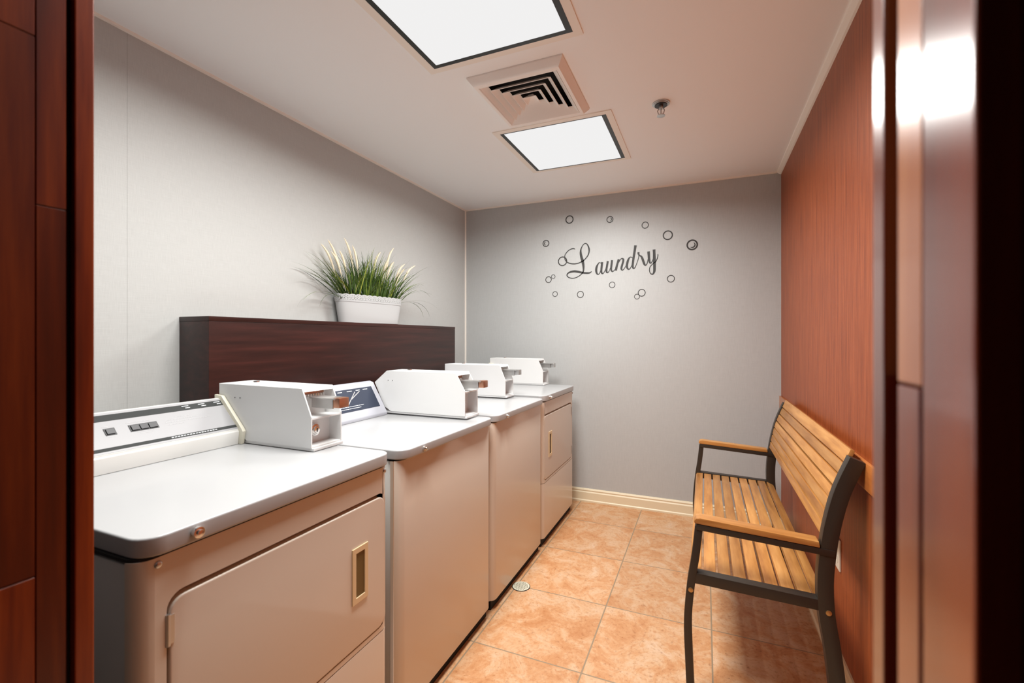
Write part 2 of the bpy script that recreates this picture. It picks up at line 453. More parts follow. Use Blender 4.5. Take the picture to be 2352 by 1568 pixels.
# ------------------------------------------------------------------ ceiling fixtures
for (x0, y0, x1, y1), lab in zip(L_RECT, ('lit ceiling panel cut off by the top of the photo, in front of the vent',
                                        'lit square ceiling panel between the air vent and the back wall')):
    cx, cy = (x0+x1)/2, (y0+y1)/2
    t = thing('ceiling_light', lab, 'ceiling light', (cx, cy, ZC), 'lit ceiling panels')
    hx, hy = (x1-x0)/2, (y1-y0)/2
    e = 0.0015
    b = MB(); b.prism(rrect(-hx-0.032, -hy-0.030, hx+0.030, hy+0.028, 0.002, 1), 'z', -0.0045, -0.0002,
                      holes=[[(-hx+e, -hy+e), (-hx+e, hy-e), (hx-e, hy-e), (hx-e, -hy+e)]])
    b.build('frame', M_TRIMW, t, smooth=0)
    gl, gr, gn, gf = 0.021, 0.024, 0.008, (0.020 if cy < 2 else 0.010)
    inner = [(-hx+gl, -hy+gn), (-hx+gl, hy-gf), (hx-gr, hy-gf), (hx-gr, -hy+gn)]
    b = MB()
    b.prism([(-hx+e, -hy+e), (hx-e, -hy+e), (hx-e, hy-e), (-hx+e, hy-e)], 'z', -0.0048, 0.030, holes=[inner])
    b.build('gasket', M_GASKET, t, smooth=0, label='black inner gasket around the lit diffuser')
    b = MB(); b.box(-hx+gl+0.0005, -hy+gn+0.0005, -0.0040, hx-gr-0.0005, hy-gf-0.0005, 0.010)
    b.build('diffuser', M_DIFF, t, smooth=0, label='glowing white diffuser')

x0, y0, x1, y1 = V_RECT
cx, cy = (x0+x1)/2, (y0+y1)/2
t = thing('ceiling_vent', 'white square air vent with stepped louvres between the two lit ceiling panels', 'air vent', (cx, cy, ZC))
ox, oy = 0.212, 0.229
b = MB()
tb = bmesh.new()
def ring(z, hx, hy): return [tb.verts.new((sx*hx, sy*hy, z)) for sx, sy in ((-1, -1), (1, -1), (1, 1), (-1, 1))]
R = [ring(-0.0003, ox, oy), ring(-0.006, ox, oy), ring(-0.034, ox-0.022, oy-0.022), ring(-0.034, 0.1765, 0.187), ring(-0.031, 0.1740, 0.184), ring(0.000, 0.1740, 0.184), ring(0.020, 0.1738, 0.1838)]
for A, B in zip(R, R[1:]):
    for i in range(4): tb.faces.new((A[i], A[(i+1) % 4], B[(i+1) % 4], B[i]))
bmesh.ops.recalc_face_normals(tb, faces=tb.faces[:])
b._merge(tb); b.build('frame', M_VENT, t, smooth=0)
for k in range(5):
    tb = bmesh.new(); f = 1.06
    s = 0.1730 - 0.0350*k
    d_ = 0.0235
    R = [ring(-0.031, s, s*f), ring(-0.009, s-d_, (s-d_)*f), ring(-0.0105, s-d_-0.0015, (s-d_-0.0015)*f), ring(-0.0325, s-0.002, (s-0.002)*f)]
    for A, B in zip(R, R[1:] + R[:1]):
        for i in range(4): tb.faces.new((A[i], A[(i+1) % 4], B[(i+1) % 4], B[i]))
    lone = [v for v in tb.verts if not v.link_faces]
    bmesh.ops.delete(tb, geom=lone, context='VERTS')
    bmesh.ops.recalc_face_normals(tb, faces=tb.faces[:])
    bb = MB(); bb._merge(tb); bb.build('louvre', M_VENT, t, smooth=0)
b = MB(); b.box(-0.012, -0.013, -0.012, 0.012, 0.013, -0.009); b.build('centre_plate', M_VENT, t, smooth=0)
b = MB(); b.prism([(-0.1738, -0.1838), (0.1738, -0.1838), (0.1738, 0.1838), (-0.1738, 0.1838)], 'z', 0.001, 0.085,
                  holes=[[(-0.170, -0.18), (-0.170, 0.18), (0.170, 0.18), (0.170, -0.18)]])
b.box(-0.172, -0.182, 0.080, 0.172, 0.182, 0.085)
b.build('duct', M_GAP, t, smooth=0, label='black duct opening behind the louvres')

t = thing('fire_sprinkler', 'small chrome pendent sprinkler head on the ceiling right of the air vent', 'sprinkler', (-0.191, 2.256, ZC))
b = MB(); b.cyl((0, 0, -0.003), 'z', 0.040, 0.0055, 32, 0.0015); b.cyl((0, 0, -0.0075), 'z', 0.034, 0.004, 32, 0.001); b.build('escutcheon', M_STEEL, t)
b = MB(); b.cyl((0, 0, -0.0110), 'z', 0.029, 0.004, 24); b.build('cup', M_BLACK, t, label='dark recessed cup')
b = MB()
b.cyl((0, 0, -0.020), 'z', 0.010, 0.016, 12)
for s in (-1, 1): b.tube([(s*0.009, 0, -0.024), (s*0.016, 0, -0.036), (s*0.011, 0, -0.050), (0, 0, -0.057)], 0.0026, 6)
b.cyl((0, 0, -0.041), 'z', 0.0034, 0.030, 8)
b.build('frame_arms', M_STEEL, t)
b = MB(); b.cyl((0, 0, -0.0600), 'z', 0.019, 0.0025, 16, 0.0005); b.cyl((0, 0, -0.057), 'z', 0.007, 0.006, 10); b.build('deflector', M_STEEL, t)

# ------------------------------------------------------------------ floor drain and wall outlet
t = thing('floor_drain', 'round perforated metal drain set in the orange tile floor beside the machines', 'drain', (-0.865, 2.160, 0))
b = MB(); b.cyl((0, 0, 0.0006), 'z', 0.047, 0.0012, 32); b.build('sump', M_GAP, t, label='black recess around and below the grate')
b = MB()
hl = []
for i in range(-4, 5):
    for k in range(-4, 5):
        hx_, hy_ = i*0.0088 + (0.0044 if k % 2 else 0), k*0.0084
        if math.hypot(hx_, hy_) < 0.036:
            hl.append([(hx_ + 0.0031*math.cos(a*math.pi/3), hy_ + 0.0031*math.sin(a*math.pi/3)) for a in range(6)])
b.prism([(0.0435*math.cos(a*math.pi/20), 0.0435*math.sin(a*math.pi/20)) for a in range(40)], 'z', 0.0013, 0.0030, holes=hl)
b.build('grate', M_PATINA, t, smooth=0)

t = thing('wall_outlet', 'small ivory electrical outlet plate on the russet wall behind the bench', 'outlet', (XR, 2.075, 0.455))
b = MB(); b.box(-0.006, -0.036, -0.058, 0.0, 0.036, 0.058, 0.002); b.build('cover_plate', M_PLATE, t)
for dz in (-0.020, 0.020):
    b = MB(); b.prism(rrect(-0.016, dz-0.014, 0.016, dz+0.014, 0.006, 4), 'x', -0.0075, -0.006); b.build('socket', M_PLATE, t)

# ------------------------------------------------------------------ boxed ledge
t = thing('wooden_ledge', 'tall dark mahogany boxed-in ledge against the grey wall behind the machines', 'ledge', (-1.831, 1.147, 0))
b = MB(); b.box(-0.0885, 0.0, 0.0, 0.0885, 1.857, 1.335, 0.001); b.build('casing', M_LEDGE, t)
b = MB(); b.box(-0.0887, -0.0008, 1.3355, 0.0895, 1.8575, 1.354, 0.0012); b.build('top_board', M_LEDGE, t)

# ------------------------------------------------------------------ laundry machines
FX = -0.90
def profile_loop(w, r, fx, back, fr=None):
    """plan outline: x from back (negative) to fx, front corners rounded"""
    pts = [(back, 0.0)]
    for k in range(7):
        a = math.radians(-90 + 90*k/6); pts.append((fx-r + r*math.cos(a), r + r*math.sin(a)))
    for k in range(7):
        a = math.radians(90*k/6); pts.append((fx-r + r*math.cos(a), w-r + r*math.sin(a)))
    pts.append((back, w))
    return pts

def coin_box(t, y, poly, w=0.128, front_x=None, copper=True, slide_z=1.068, slide_len=0.11):
    """poly: near side outline (x relative to FX, world z); y: near side, local"""
    b = MB()
    top = max(z for x, z in poly)
    xs = [x for x, z in poly]
    xmin, xmax = min(xs), max(xs)
    # find the slanted corner points on the front side
    fr = sorted([p for p in poly if p[0] > xmax-0.10], key=lambda p: -p[1])
    tf, mf, bf = fr[0], fr[1], fr[2]           # top-front, mid-front, bottom-front
    th = 0.005
    b.prism(poly, 'y', y, y+th, 0.0008, seg=1)
    b.prism(poly, 'y', y+w-th, y+w, 0.0008, seg=1)
    # inner body between the side plates, set back at the front
    c = [p for p in poly if p[0] <= xmax-0.10]
    def inset(z):                                # x of the slanted/vertical front edge at height z
        if z >= mf[1]: 
            f = (tf[1]-z)/(tf[1]-mf[1]); return tf[0] + f*(mf[0]-tf[0])
        return mf[0]
    sh = mf[1] - 0.004
    body = list(c)
    # order: body outline from back-top round; simple construction from back poly + stepped front
    backpts = sorted(c, key=lambda p: p[1])
    left = [p for p in poly if p[0] <= xmax-0.10]
    inner = ([(tf[0]-0.001, top-0.0005)] if True else []) 
    stepped = [(tf[0]-0.001, tf[1]-0.0005), (inset(tf[1]-0.012), tf[1]-0.012), (tf[0]-0.030, tf[1]-0.012), (tf[0]-0.030, sh), (mf[0]-0.002, sh), (mf[0]-0.002, sh-0.005),
               (mf[0]-0.048, sh-0.005), (mf[0]-0.048, bf[1]+0.004), (bf[0]-0.001, bf[1]+0.004), (bf[0]-0.001, bf[1])]
    # keep polygon order of the given poly (it starts at the top-front and runs down the front, then round the back)
    i0 = poly.index(bf)
    rest = poly[i0+1:]
    b.prism(stepped + rest, 'y', y+th, y+w-th)
    cb = b.build('coin_box', M_COIN, t, smooth=0)
    ym = y + w/2
    # base tray
    b = MB(); xb = min(p[0] for p in poly if p[1] < bf[1]+0.03)
    b.box(xb+0.004, y+0.003, bf[1]-0.009, bf[0]+0.008, y+w-0.003, bf[1]-0.0004, 0.001); b.build('tray', M_COIN, cb)
    # slide with its coin head
    b = MB(); sx = inset(slide_z) - 0.02
    b.box(sx-0.008, ym-0.028, slide_z+0.010, sx+slide_len-0.012, ym+0.028, slide_z+0.0135, 0.0006)
    b.box(sx-0.008, ym-0.018, slide_z-0.020, sx+slide_len-0.03, ym-0.014, slide_z+0.010)
    b.box(sx-0.008, ym+0.014, slide_z-0.020, sx+slide_len-0.03, ym+0.018, slide_z+0.010)
    b.build('coin_slide', M_STEEL, cb)
    b = MB(); b.box(sx+slide_len-0.026, ym-0.021, slide_z-0.016, sx+slide_len, ym+0.021, slide_z+0.015, 0.003)
    b.build('slide_head', M_COPPER if copper else M_STEEL, cb)
    # price plate and row of coin slots above the slide
    b = MB(); b.box(tf[0]-0.030, y+0.012, slide_z+0.021, tf[0]-0.0285, y+w-0.012, tf[1]-0.014); b.build('price_plate', M_COPPER if copper else M_STEEL, cb)
    b = MB()
    for k in range(9):
        yy = y+0.022 + k*(w-0.044)/8
        b.box(tf[0]-0.0285, yy-0.0026, slide_z+0.013, tf[0]-0.018, yy+0.0026, slide_z+0.021, 0.0006, 1)
    b.build('coin_slots', M_CHROME, cb)
    # lower lock
    b = MB(); zl = (sh + bf[1])/2
    b.cyl((mf[0]-0.042, ym-0.012, zl), 'x', 0.019, 0.014, 24, 0.002); b.cyl((mf[0]-0.033, ym-0.012, zl), 'x', 0.012, 0.008, 18, 0.001); b.build('lock', M_CHROME, cb)
    b = MB(); b.box(mf[0]-0.0285, ym-0.0135, zl-0.006, mf[0]-0.0278, ym-0.0105, zl+0.006); b.build('keyhole', M_BLACK, cb)
    # lock on the top, and two pin holes on the near side
    xt = xmin + 0.10 if xmax-xmin < 0.44 else xmin+0.16
    b = MB(); b.cyl((xt, ym, top+0.002), 'z', 0.011, 0.008, 16, 0.001); b.build('top_lock', M_CHROME, cb)
    for dx in (0.08, 0.105):
        b = MB(); b.cyl((xmin+dx, y-0.0003, top-0.045), 'y', 0.0020, 0.001, 8)
        b.build('pin_hole', M_BLACK, cb)
    return cb

def dashes(b, face, items):
    """thin printed strips: face(u, v) -> point on the surface; items (u0, u1, v, h)"""
    for u0, u1, v, h in items:
        P = [face(u0, v-h/2, 0), face(u1, v-h/2, 0), face(u1, v+h/2, 0), face(u0, v+h/2, 0)]
        Q = [face(u0, v-h/2, 1), face(u1, v-h/2, 1), face(u1, v+h/2, 1), face(u0, v+h/2, 1)]
        vs = [b.bm.verts.new(p) for p in P + Q]
        for f in ((0, 1, 2, 3), (4, 5, 6, 7), (0, 1, 5, 4), (1, 2, 6, 5), (2, 3, 7, 6), (3, 0, 4, 7)):
            b.bm.faces.new([vs[i] for i in f])
def plane_face(x0, z0, x1, z1, lift=0.0006, base=0.0001):
    """slanted console face: v metres up from (x0,z0) towards (x1,z1); u along y"""
    L = math.hypot(x1-x0, z1-z0); dx, dz = (x1-x0)/L, (z1-z0)/L
    nx, nz = dz, -dx
    if nx < 0: nx, nz = -nx, -nz
    return (lambda u, v, s: (x0+dx*v+nx*(base+s*lift), u, z0+dz*v+nz*(base+s*lift))), L

def dryer(y0, label, mirror=False, coin_dx=0.0, console=True, coin_y=None, copper=True):
    W = 0.682
    t = thing('clothes_dryer', label, 'clothes dryer', (FX, y0, 0), 'coin-operated laundry machines')
    def Y(u): return W-u if mirror else u
    def ybox(a, c): return (min(Y(a), Y(c)), max(Y(a), Y(c)))
    # cabinet: side and back shell behind the wrapped front panel
    b = MB(); b.box(-0.700, 0.003, 0.045, -0.030, W-0.003, 0.872, 0.003); b.build('cabinet', M_SIDE, t)
    b = MB(); b.box(-0.66, 0.012, 0.0, -0.020, W-0.012, 0.0445); b.build('toe_shade', M_GAP, t, smooth=0, label='black block standing in for the shade under the cabinet')  # shade of the toe space, put in as a black block
    # front panel (upper) with the door pocket
    ya, yc = ybox(0.050, 0.664); z0, z1 = 0.399, 0.803
    pocket = rrect(ya, z0, yc, z1, 0.030, 6)
    b = MB()
    b.prism([(0.0305, 0.386), (W-0.0305, 0.386), (W-0.0305, 0.878), (0.0305, 0.878)], 'x', -0.022, 0.0, holes=[pocket])
    for s in (0, 1):
        pts = []
        for k in range(7):
            a = math.radians(90*k/6)
            u, x = 0.0305-0.0305*math.sin(a), -0.0305+0.0305*math.cos(a)
            pts.append((x, u if s == 0 else W-u))
        pts += [(-0.030, 0.0305 if s == 0 else W-0.0305)]
        b.prism(pts, 'z', 0.386, 0.878)
    b.prism([(ya-0.006, z0-0.006), (yc+0.006, z0-0.006), (yc+0.006, z1+0.006), (ya-0.006, z1+0.006)], 'x', -0.0225, -0.0215)
    b.build('front_panel', M_ALMOND, t, smooth=30)
    b = MB()
    b.prism(profile_loop(W, 0.030, 0.0, -0.0295), 'z', 0.050, 0.3825, 0.0035, seg=3)
    b.build('lower_panel', M_ALMOND, t, smooth=30)
    # door
    d0, d1 = ya+0.0045, yc-0.0045
    b = MB(); b.prism(rrect(d0, z0+0.0035, d1, z1-0.011, 0.027, 6), 'x', -0.0200, 0.0015, 0.004, seg=3, angle=50)
    hy0, hy1 = ybox(0.519, 0.582)
    door = b.build('door', M_ALMOND, t, smooth=40)
    hz0, hz1 = 0.527, 0.683
    b = MB(); b.prism([(hy0, hz0), (hy1, hz0), (hy1, hz1), (hy0, hz1)], 'x', 0.0016, 0.0052, 0.001,
                      holes=[[(hy0+0.014, hz0+0.016), (hy0+0.014, hz1-0.016), (hy1-0.014, hz1-0.016), (hy1-0.014, hz0+0.016)]])
    h = b.build('handle', M_HANDLE, door, smooth=0, label='beige recessed pull')
    b = MB(); b.box(0.0017, hy0+0.0145, hz0+0.0165, 0.0024, hy1-0.0145, hz1-0.0165); b.build('recess', simple('handle_recess', (0.16, 0.105, 0.03), 0.6), door, smooth=0, label='dark olive hollow of the pull')
    for zz in (0.738, 0.455):
        b = MB()
        q = 0.052 if not mirror else W-0.052
        b.cyl((0.0, q, zz), 'z', 0.0045, 0.058, 10)
        b.box(-0.004, q-0.002, zz-0.026, 0.0030, q+(0.010 if not mirror else -0.010), zz+0.026)
        b.build('hinge', M_STEEL, door, smooth=30, label='steel door hinge')
    # top
    b = MB(); b.prism(profile_loop(W, 0.042, 0.011, -0.700), 'z', 0.884, 0.919, 0.0042, seg=3); top = b.build('top_panel', M_ENAMEL, t, smooth=40)
    b = MB(); b.prism(profile_loop(W-0.008, 0.036, 0.001, -0.690), 'z', 0.8785, 0.8838); b.build('shadow_gap', M_GAP, t, smooth=0); t.children[-1].location.y = 0.004
    b = MB(); b.cyl((0.016, 0.095, 0.903), 'x', 0.0105, 0.012, 20, 0.001); b.cyl((0.024, 0.095, 0.903), 'x', 0.0060, 0.006, 12, 0.0008); b.build('top_panel_lock', M_CHROME, t)
    for u in (0.036, W-0.022):
        b = MB(); b.dome((0.001, u, 0.865), 'x', 0.0065, 0.5); b.build('screw', M_STEEL, t)
    # console
    Ye = 0.566                                  # where the gasketed end plate meets the coin box
    pr = [(-0.520, 0.9195), (-0.515, 0.962), (-0.519, 0.966), (-0.519, 0.970), (-0.614, 1.066), (-0.625, 1.067), (-0.685, 1.055), (-0.690, 0.9195)]
    b = MB(); b.prism(pr, 'y', 0.004, Ye, 0.0012, seg=1); con = b.build('console', M_SIDE, t, smooth=30)
    face, L = plane_face(-0.519, 0.970, -0.614, 1.066)
    b = MB(); dashes(b, lambda u, v, s: face(u, v, s), [(0.008, Ye-0.002, L/2, L-0.003)]); b.mark(0)
    f2, _ = plane_face(-0.519, 0.970, -0.614, 1.066, 0.0005, 0.0008)
    dashes(b, f2, [(0.008, Ye-0.002, L-0.020, 0.021), (0.008, Ye-0.002, 0.013, 0.010)]); b.mark(1)
    f3, _ = plane_face(-0.519, 0.970, -0.614, 1.066, 0.0003, 0.0014)
    its = [(Ye-0.128+k*0.050, Ye-0.128+k*0.050+0.020, L-0.0150, 0.0020) for k in range(3)]
    its += [(Ye-0.120+k*0.050, Ye-0.120+k*0.050+0.014, L-0.0225, 0.0020) for k in range(3)]
    its += [(Ye-0.200+k*0.0085, Ye-0.200+k*0.0085+0.006, 0.013, 0.0026) for k in range(16)]
    dashes(b, f3, its); b.mark(2)
    f4, _ = plane_face(-0.519, 0.970, -0.614, 1.066, 0.0003, 0.0008)
    its = []
    random.seed(5)
    for r_, (u0, u1) in enumerate(((0.405, 0.445), (0.375, 0.47), (0.372, 0.505), (0.374, 0.42))):
        u = u0
        while u < u1:
            du = random.uniform(0.003, 0.008); its.append((u, min(u+du, u1), 0.085-0.0085*r_, 0.0010)); u += du+0.0022
    for u0, u1, v in ((0.278, 0.298, 0.0875), (0.303, 0.318, 0.0875), (0.322, 0.340, 0.0875), (0.295, 0.340, 0.052), (0.300, 0.330, 0.047), (0.222, 0.236, 0.0855), (0.226, 0.240, 0.051)):
        its.append((u0, u1, v, 0.0010))
    dashes(b, f4, its); b.mark(3)
    b.build('control_face', [M_SILVER, M_STRIPE, M_PRINT, M_GPRINT], con, smooth=0, label='brushed silver control face with dark grey bands')
    f5, _ = plane_face(-0.519, 0.970, -0.614, 1.066, 0.0012, 0.0008)
    b = MB(); dashes(b, f5, [(0.223, 0.248, 0.068, 0.023), (0.280, 0.351, 0.068, 0.023)]); b.build('switch_bezel', M_BLACK, con, smooth=0)
    f6, _ = plane_face(-0.519, 0.970, -0.614, 1.066, 0.0030, 0.0022)
    for (u0, u1) in ((0.2265, 0.2445), (0.284, 0.3025), (0.3055, 0.3245), (0.3275, 0.3475)):
        b = MB(); dashes(b, f6, [(u0, u1, 0.067, 0.016)]); b.build('rocker_switch', simple('switch_grey', (0.05, 0.05, 0.055), 0.45), con, smooth=0)
    # cream end plate following the console outline
    pe = [(-0.508, 0.9198), (-0.500, 0.962), (-0.507, 0.972), (-0.606, 1.075), (-0.640, 1.078), (-0.640, 0.9198)]
    b = MB(); b.prism(pe, 'y', Ye+0.0005, Ye+0.0125, 0.002); b.build('end_plate', M_CREAMP, con, smooth=30, label='cream plastic console end plate')
    # coin box
    cy = 0.5795 if coin_y is None else coin_y
    dx = coin_dx
    poly = [(-0.252+dx, 1.113), (-0.213+dx, 1.026), (-0.213+dx, 0.930), (-0.500, 0.930), (-0.560, 0.960), (-0.635, 0.960), (-0.635, 1.115)]
    coin_box(t, cy, poly, 0.128, copper=copper)
    return t

def washer(y0, label, coin_dx=0.0, copper=True, lift=0.0):
    W = 0.682
    t = thing('washing_machine', label, 'washing machine', (FX, y0, 0), 'coin-operated laundry machines')
    b = MB(); b.box(-0.680, 0.003, 0.050, -0.022, W-0.003, 0.872, 0.004); b.build('cabinet', M_SIDE, t)
    b = MB(); b.box(-0.64, 0.012, 0.0, -0.020, W-0.012, 0.0495); b.build('toe_shade', M_GAP, t, smooth=0, label='black block standing in for the shade under the cabinet')  # black block painted in for the dark toe space below the washer
    b = MB(); b.prism(profile_loop(W, 0.034, 0.0, -0.0215), 'z', 0.048, 0.8735, 0.003, seg=2); b.build('front_panel', M_ALMOND, t, smooth=40)
    b = MB(); b.prism(profile_loop(W, 0.046, 0.016, -0.680), 'z', 0.878, 0.909, 0.0045, seg=3); b.build('top_panel', M_ENAMEL, t, smooth=40)
    b = MB(); b.prism(profile_loop(W-0.010, 0.036, -0.002, -0.675), 'z', 0.8738, 0.8778); o = b.build('shadow_gap', M_GAP, t, smooth=0); o.location.y = 0.005
    b = MB(); b.cyl((0.019, 0.118, 0.893), 'x', 0.0095, 0.010, 20, 0.001); b.cyl((0.026, 0.118, 0.893), 'x', 0.0055, 0.005, 12, 0.0008); b.build('top_panel_lock', M_CHROME, t)
    Ye = 0.548
    pr = [(-0.478, 0.9095), (-0.478, 0.923), (-0.486, 0.936), (-0.560, 1.060), (-0.580, 1.066), (-0.655, 1.050), (-0.665, 0.9095)]
    b = MB(); b.prism(pr, 'y', 0.004, Ye, 0.003); con = b.build('console', M_CONSW, t, smooth=40)
    face, L = plane_face(-0.486, 0.936, -0.560, 1.060, 0.0010, 0.0001)
    b = MB(); dashes(b, face, [(0.035, Ye-0.030, L*0.50, L*0.72)]); b.mark(0)
    f2, _ = plane_face(-0.486, 0.936, -0.560, 1.060, 0.0003, 0.0012)
    its = []
    for u0, u1, v in ((0.225, 0.275, .79), (0.300, 0.325, .79), (0.355, 0.385, .79), (0.410, 0.435, .79), (0.455, 0.485, .79), (0.22, 0.27, .62)):
        its.append((u0, u1, L*v, 0.0032))
    random.seed(9)
    for r_, (u0, u1) in enumerate(((0.24, 0.33), (0.215, 0.42), (0.20, 0.40))):
        u = u0
        while u < u1:
            du = random.uniform(0.006, 0.018); its.append((u, min(u+du, u1), L*(0.36-0.065*r_), 0.0022)); u += du+0.002
    dashes(b, f2, its); b.mark(1)
    for (ua, va), (ub, vb) in (((0.33, .36), (0.40, .75)), ((0.36, .52), (0.43, .75))):
        n = 24
        for k in range(n):
            fa = k/n; dashes(b, f2, [(ua+(ub-ua)*fa, ua+(ub-ua)*(fa+1.4/n), L*(va+(vb-va)*(fa+.5/n)), 0.0035)])
    b.mark(2); b.build('control_face', [M_NAVY, M_PRINT, M_GPRINT], con, smooth=0, label='navy blue printed control face')
    dx = coin_dx
    poly = [(-0.114+dx, 1.115), (-0.068+dx, 1.036), (-0.068+dx, 0.925), (-0.466+dx, 0.925), (-0.502, 0.945), (-0.561+min(dx, 0), 1.058), (-0.490+dx, 1.115)]
    if dx < -0.05:
        poly = [(-0.223, 1.108), (-0.186, 1.020), (-0.186, 0.925), (-0.440, 0.925), (-0.500, 0.945), (-0.600, 1.045), (-0.600, 1.108)]
    coin_box(t, Ye+0.010, poly, 0.122, copper=copper, slide_z=1.066)
    return t

dryer(0.466, 'nearest white coin dryer, left foreground, with silver control console and beige door pull')
washer(1.197, 'white coin washing machine with a navy control face, right behind the nearest dryer')
washer(1.903, 'white coin washing machine with a plain front, between the navy-faced washer and the farthest dryer', coin_dx=-0.12, copper=False)
dryer(2.604, 'farthest white coin dryer, next to the back wall at the end of the machine row', mirror=True, coin_dx=0.012, copper=False)

# ------------------------------------------------------------------ bench
B = thing('garden_bench', 'slatted orange-wood bench with dark metal frame and armrests along the russet wall', 'bench', (0.15, 2.38, 0))
OX, OY = -0.15, -2.38
Y0, Y1 = 1.714, 3.06                       # outer faces of the two end frames
FT = 0.040
def K(pts):                                # traced end-frame points, lightly rescaled to the frame's plane
    return [(x*0.985+OX, CAM_H-(CAM_H-z)*0.985) for x, z in pts]
def bar(pts, wdt):
    """offset polyline -> closed outline (x, z)"""
    P = smooth_path(pts, 5); L = []; R = []
    for i, p in enumerate(P):
        a, c = P[max(i-1, 0)], P[min(i+1, len(P)-1)]
        dx, dz = c[0]-a[0], c[1]-a[1]; n = math.hypot(dx, dz)
        nx, nz = -dz/n*wdt/2, dx/n*wdt/2
        L.append((p[0]+nx, p[1]+nz)); R.append((p[0]-nx, p[1]-nz))
    return L + R[::-1]
rear_c = [(0.402, -0.0), (0.392, 0.14), (0.378, 0.27), (0.362, 0.38), (0.358, 0.48), (0.364, 0.57), (0.378, 0.67), (0.404, 0.78), (0.444, 0.885)]
for ya in (Y0, Y1-FT):
    y = ya+OY
    b = MB(); b.prism(bar(K([(-0.046, -0.013), (-0.052, 0.12), (-0.056, 0.26), (-0.046, 0.39), (-0.030, 0.50), (-0.019, 0.603)]), 0.026), 'y', y, y+FT, 0.003)
    b.build('leg', M_BFRAME, B, label='front leg rising to the armrest')
    b = MB(); b.prism(bar(K([(x, z - 0.0187*(z < 0.01)) for x, z in rear_c]), 0.045), 'y', y, y+FT, 0.003)
    b.build('leg', M_BFRAME, B, label='curved rear leg rising into the backrest upright')
    b = MB(); b.prism(K([(-0.028, 0.612), (0.384, 0.590), (0.384, 0.569), (-0.028, 0.591)]), 'y', y-0.0025, y+FT-0.0015, 0.002)
    b.build('arm_rail', M_BFRAME, B)
    b = MB(); b.prism(K([(-0.044, 0.437), (0.340, 0.424), (0.340, 0.389), (-0.044, 0.399)]), 'y', y+0.001, y+FT-0.001, 0.002)
    b.build('seat_rail', M_BFRAME, B)
    b = MB()
    arm = K([(-0.034, 0.613), (-0.036, 0.622), (-0.028, 0.632), (-0.015, 0.6345), (0.340, 0.6125), (0.343, 0.5935)])
    b.prism(arm, 'y', y-0.004, y+FT+0.008, 0.004, seg=2); b.build('armrest', M_ARMW, B)
    for (x, z) in K([(-0.046, 0.374), (0.366, 0.388)]):
        b = MB(); yy = y-0.0005 if ya == Y0 else y+FT+0.0005
        b.cyl((x, yy, z), 'y', 0.0085, 0.004, 16, 0.001); b.build('bolt', M_BRASS, B)
ys0, ys1 = Y0+FT+OY+0.001, Y1-FT+OY-0.001
b = MB()
for k in range(9):
    xa = -0.052+0.0485*k + (0.0 if k else 0.001); xb = xa+0.0395
    za = 0.432 - 0.0105*k/8; 
    if k == 0: pts = [(xa, za-0.012), (xa+0.006, za-0.002), (xb, za), (xb, za-0.019), (xa, za-0.026)]
    elif k == 8: pts = [(xa, za), (xb-0.004, za-0.016), (xb-0.006, za-0.034), (xa-0.001, za-0.018)]
    else: pts = [(xa, za), (xb, za-0.0005), (xb, za-0.019), (xa, za-0.019)]
    b.prism(K(pts), 'y', ys0, ys1, 0.0022)
b.build('seat', M_BENCHW, B)
b = MB()
RC = smooth_path(rear_c, 8)
def rear_at(z):
    for p, q in zip(RC, RC[1:]):
        if p[1] <= z <= q[1]:
            f = (z-p[1])/(q[1]-p[1]); x = p[0]+f*(q[0]-p[0]); d = math.atan2(q[1]-p[1], q[0]-p[0]); return x, d
    return RC[-1][0], math.atan2(RC[-1][1]-RC[-2][1], RC[-1][0]-RC[-2][0])
zb = 0.624
for k in range(7):
    wd = 0.0360 if k < 6 else 0.047
    x, d = rear_at(zb + wd*0.45)
    ux, uz = math.cos(d), math.sin(d); nx, nz = -uz, ux
    cx, cz = x + nx*0.020, zb + wd/2*uz + nz*0.0
    pts = [(cx-ux*wd/2, cz-uz*wd/2), (cx+ux*wd/2, cz+uz*wd/2), (cx+ux*wd/2-nx*0.014, cz+uz*wd/2-nz*0.014), (cx-ux*wd/2-nx*0.014, cz-uz*wd/2-nz*0.014)]
    b.prism(K(pts), 'y', ys0, ys1, 0.0022)
    zb += (wd+0.0060)*uz
b.build('backrest', M_BENCHW, B)
b = MB(); b.box(0.16*0.985+OX, ys0, 0.386, 0.185*0.985+OX, ys1, 0.402, 0.002); 
b.build('cross_rail', M_BFRAME, B)

# ------------------------------------------------------------------ potted grass
random.seed(21)
rz = math.radians(-8)                        # the pot's long axis, turned slightly out from the wall
P = thing('potted_grass', 'potted ornamental grass with cream plumes in a white lace-rim planter on the mahogany ledge', 'potted plant', (-1.836, 2.165, 1.3541), rz=rz)
H = 0.150
def oval(z, extra=0.0):
    f = z/H
    return 0.050+0.011*f+extra, 0.213+0.026*f+extra
b = MB(); tb = bmesh.new(); n = 96; rings = []
def _even():
    N_ = 4000; P_ = []
    for k in range(N_+1):
        a = 2*math.pi*k/N_; c, s = math.cos(a), math.sin(a); e = 0.72
        P_.append((math.copysign(abs(c)**e, c), math.copysign(abs(s)**e, s)))
    S_ = [0.0]
    for p, q in zip(P_, P_[1:]): S_.append(S_[-1] + math.hypot((q[0]-p[0])*0.055, (q[1]-p[1])*0.225))
    tab = []; j = 0; M_ = 1344
    for i in range(M_):
        t_ = S_[-1]*i/M_
        while S_[j+1] < t_: j += 1
        f = (t_-S_[j])/max(S_[j+1]-S_[j], 1e-9)
        tab.append((P_[j][0]+f*(P_[j+1][0]-P_[j][0]), P_[j][1]+f*(P_[j+1][1]-P_[j][1])))
    return tab
EVEN = _even()
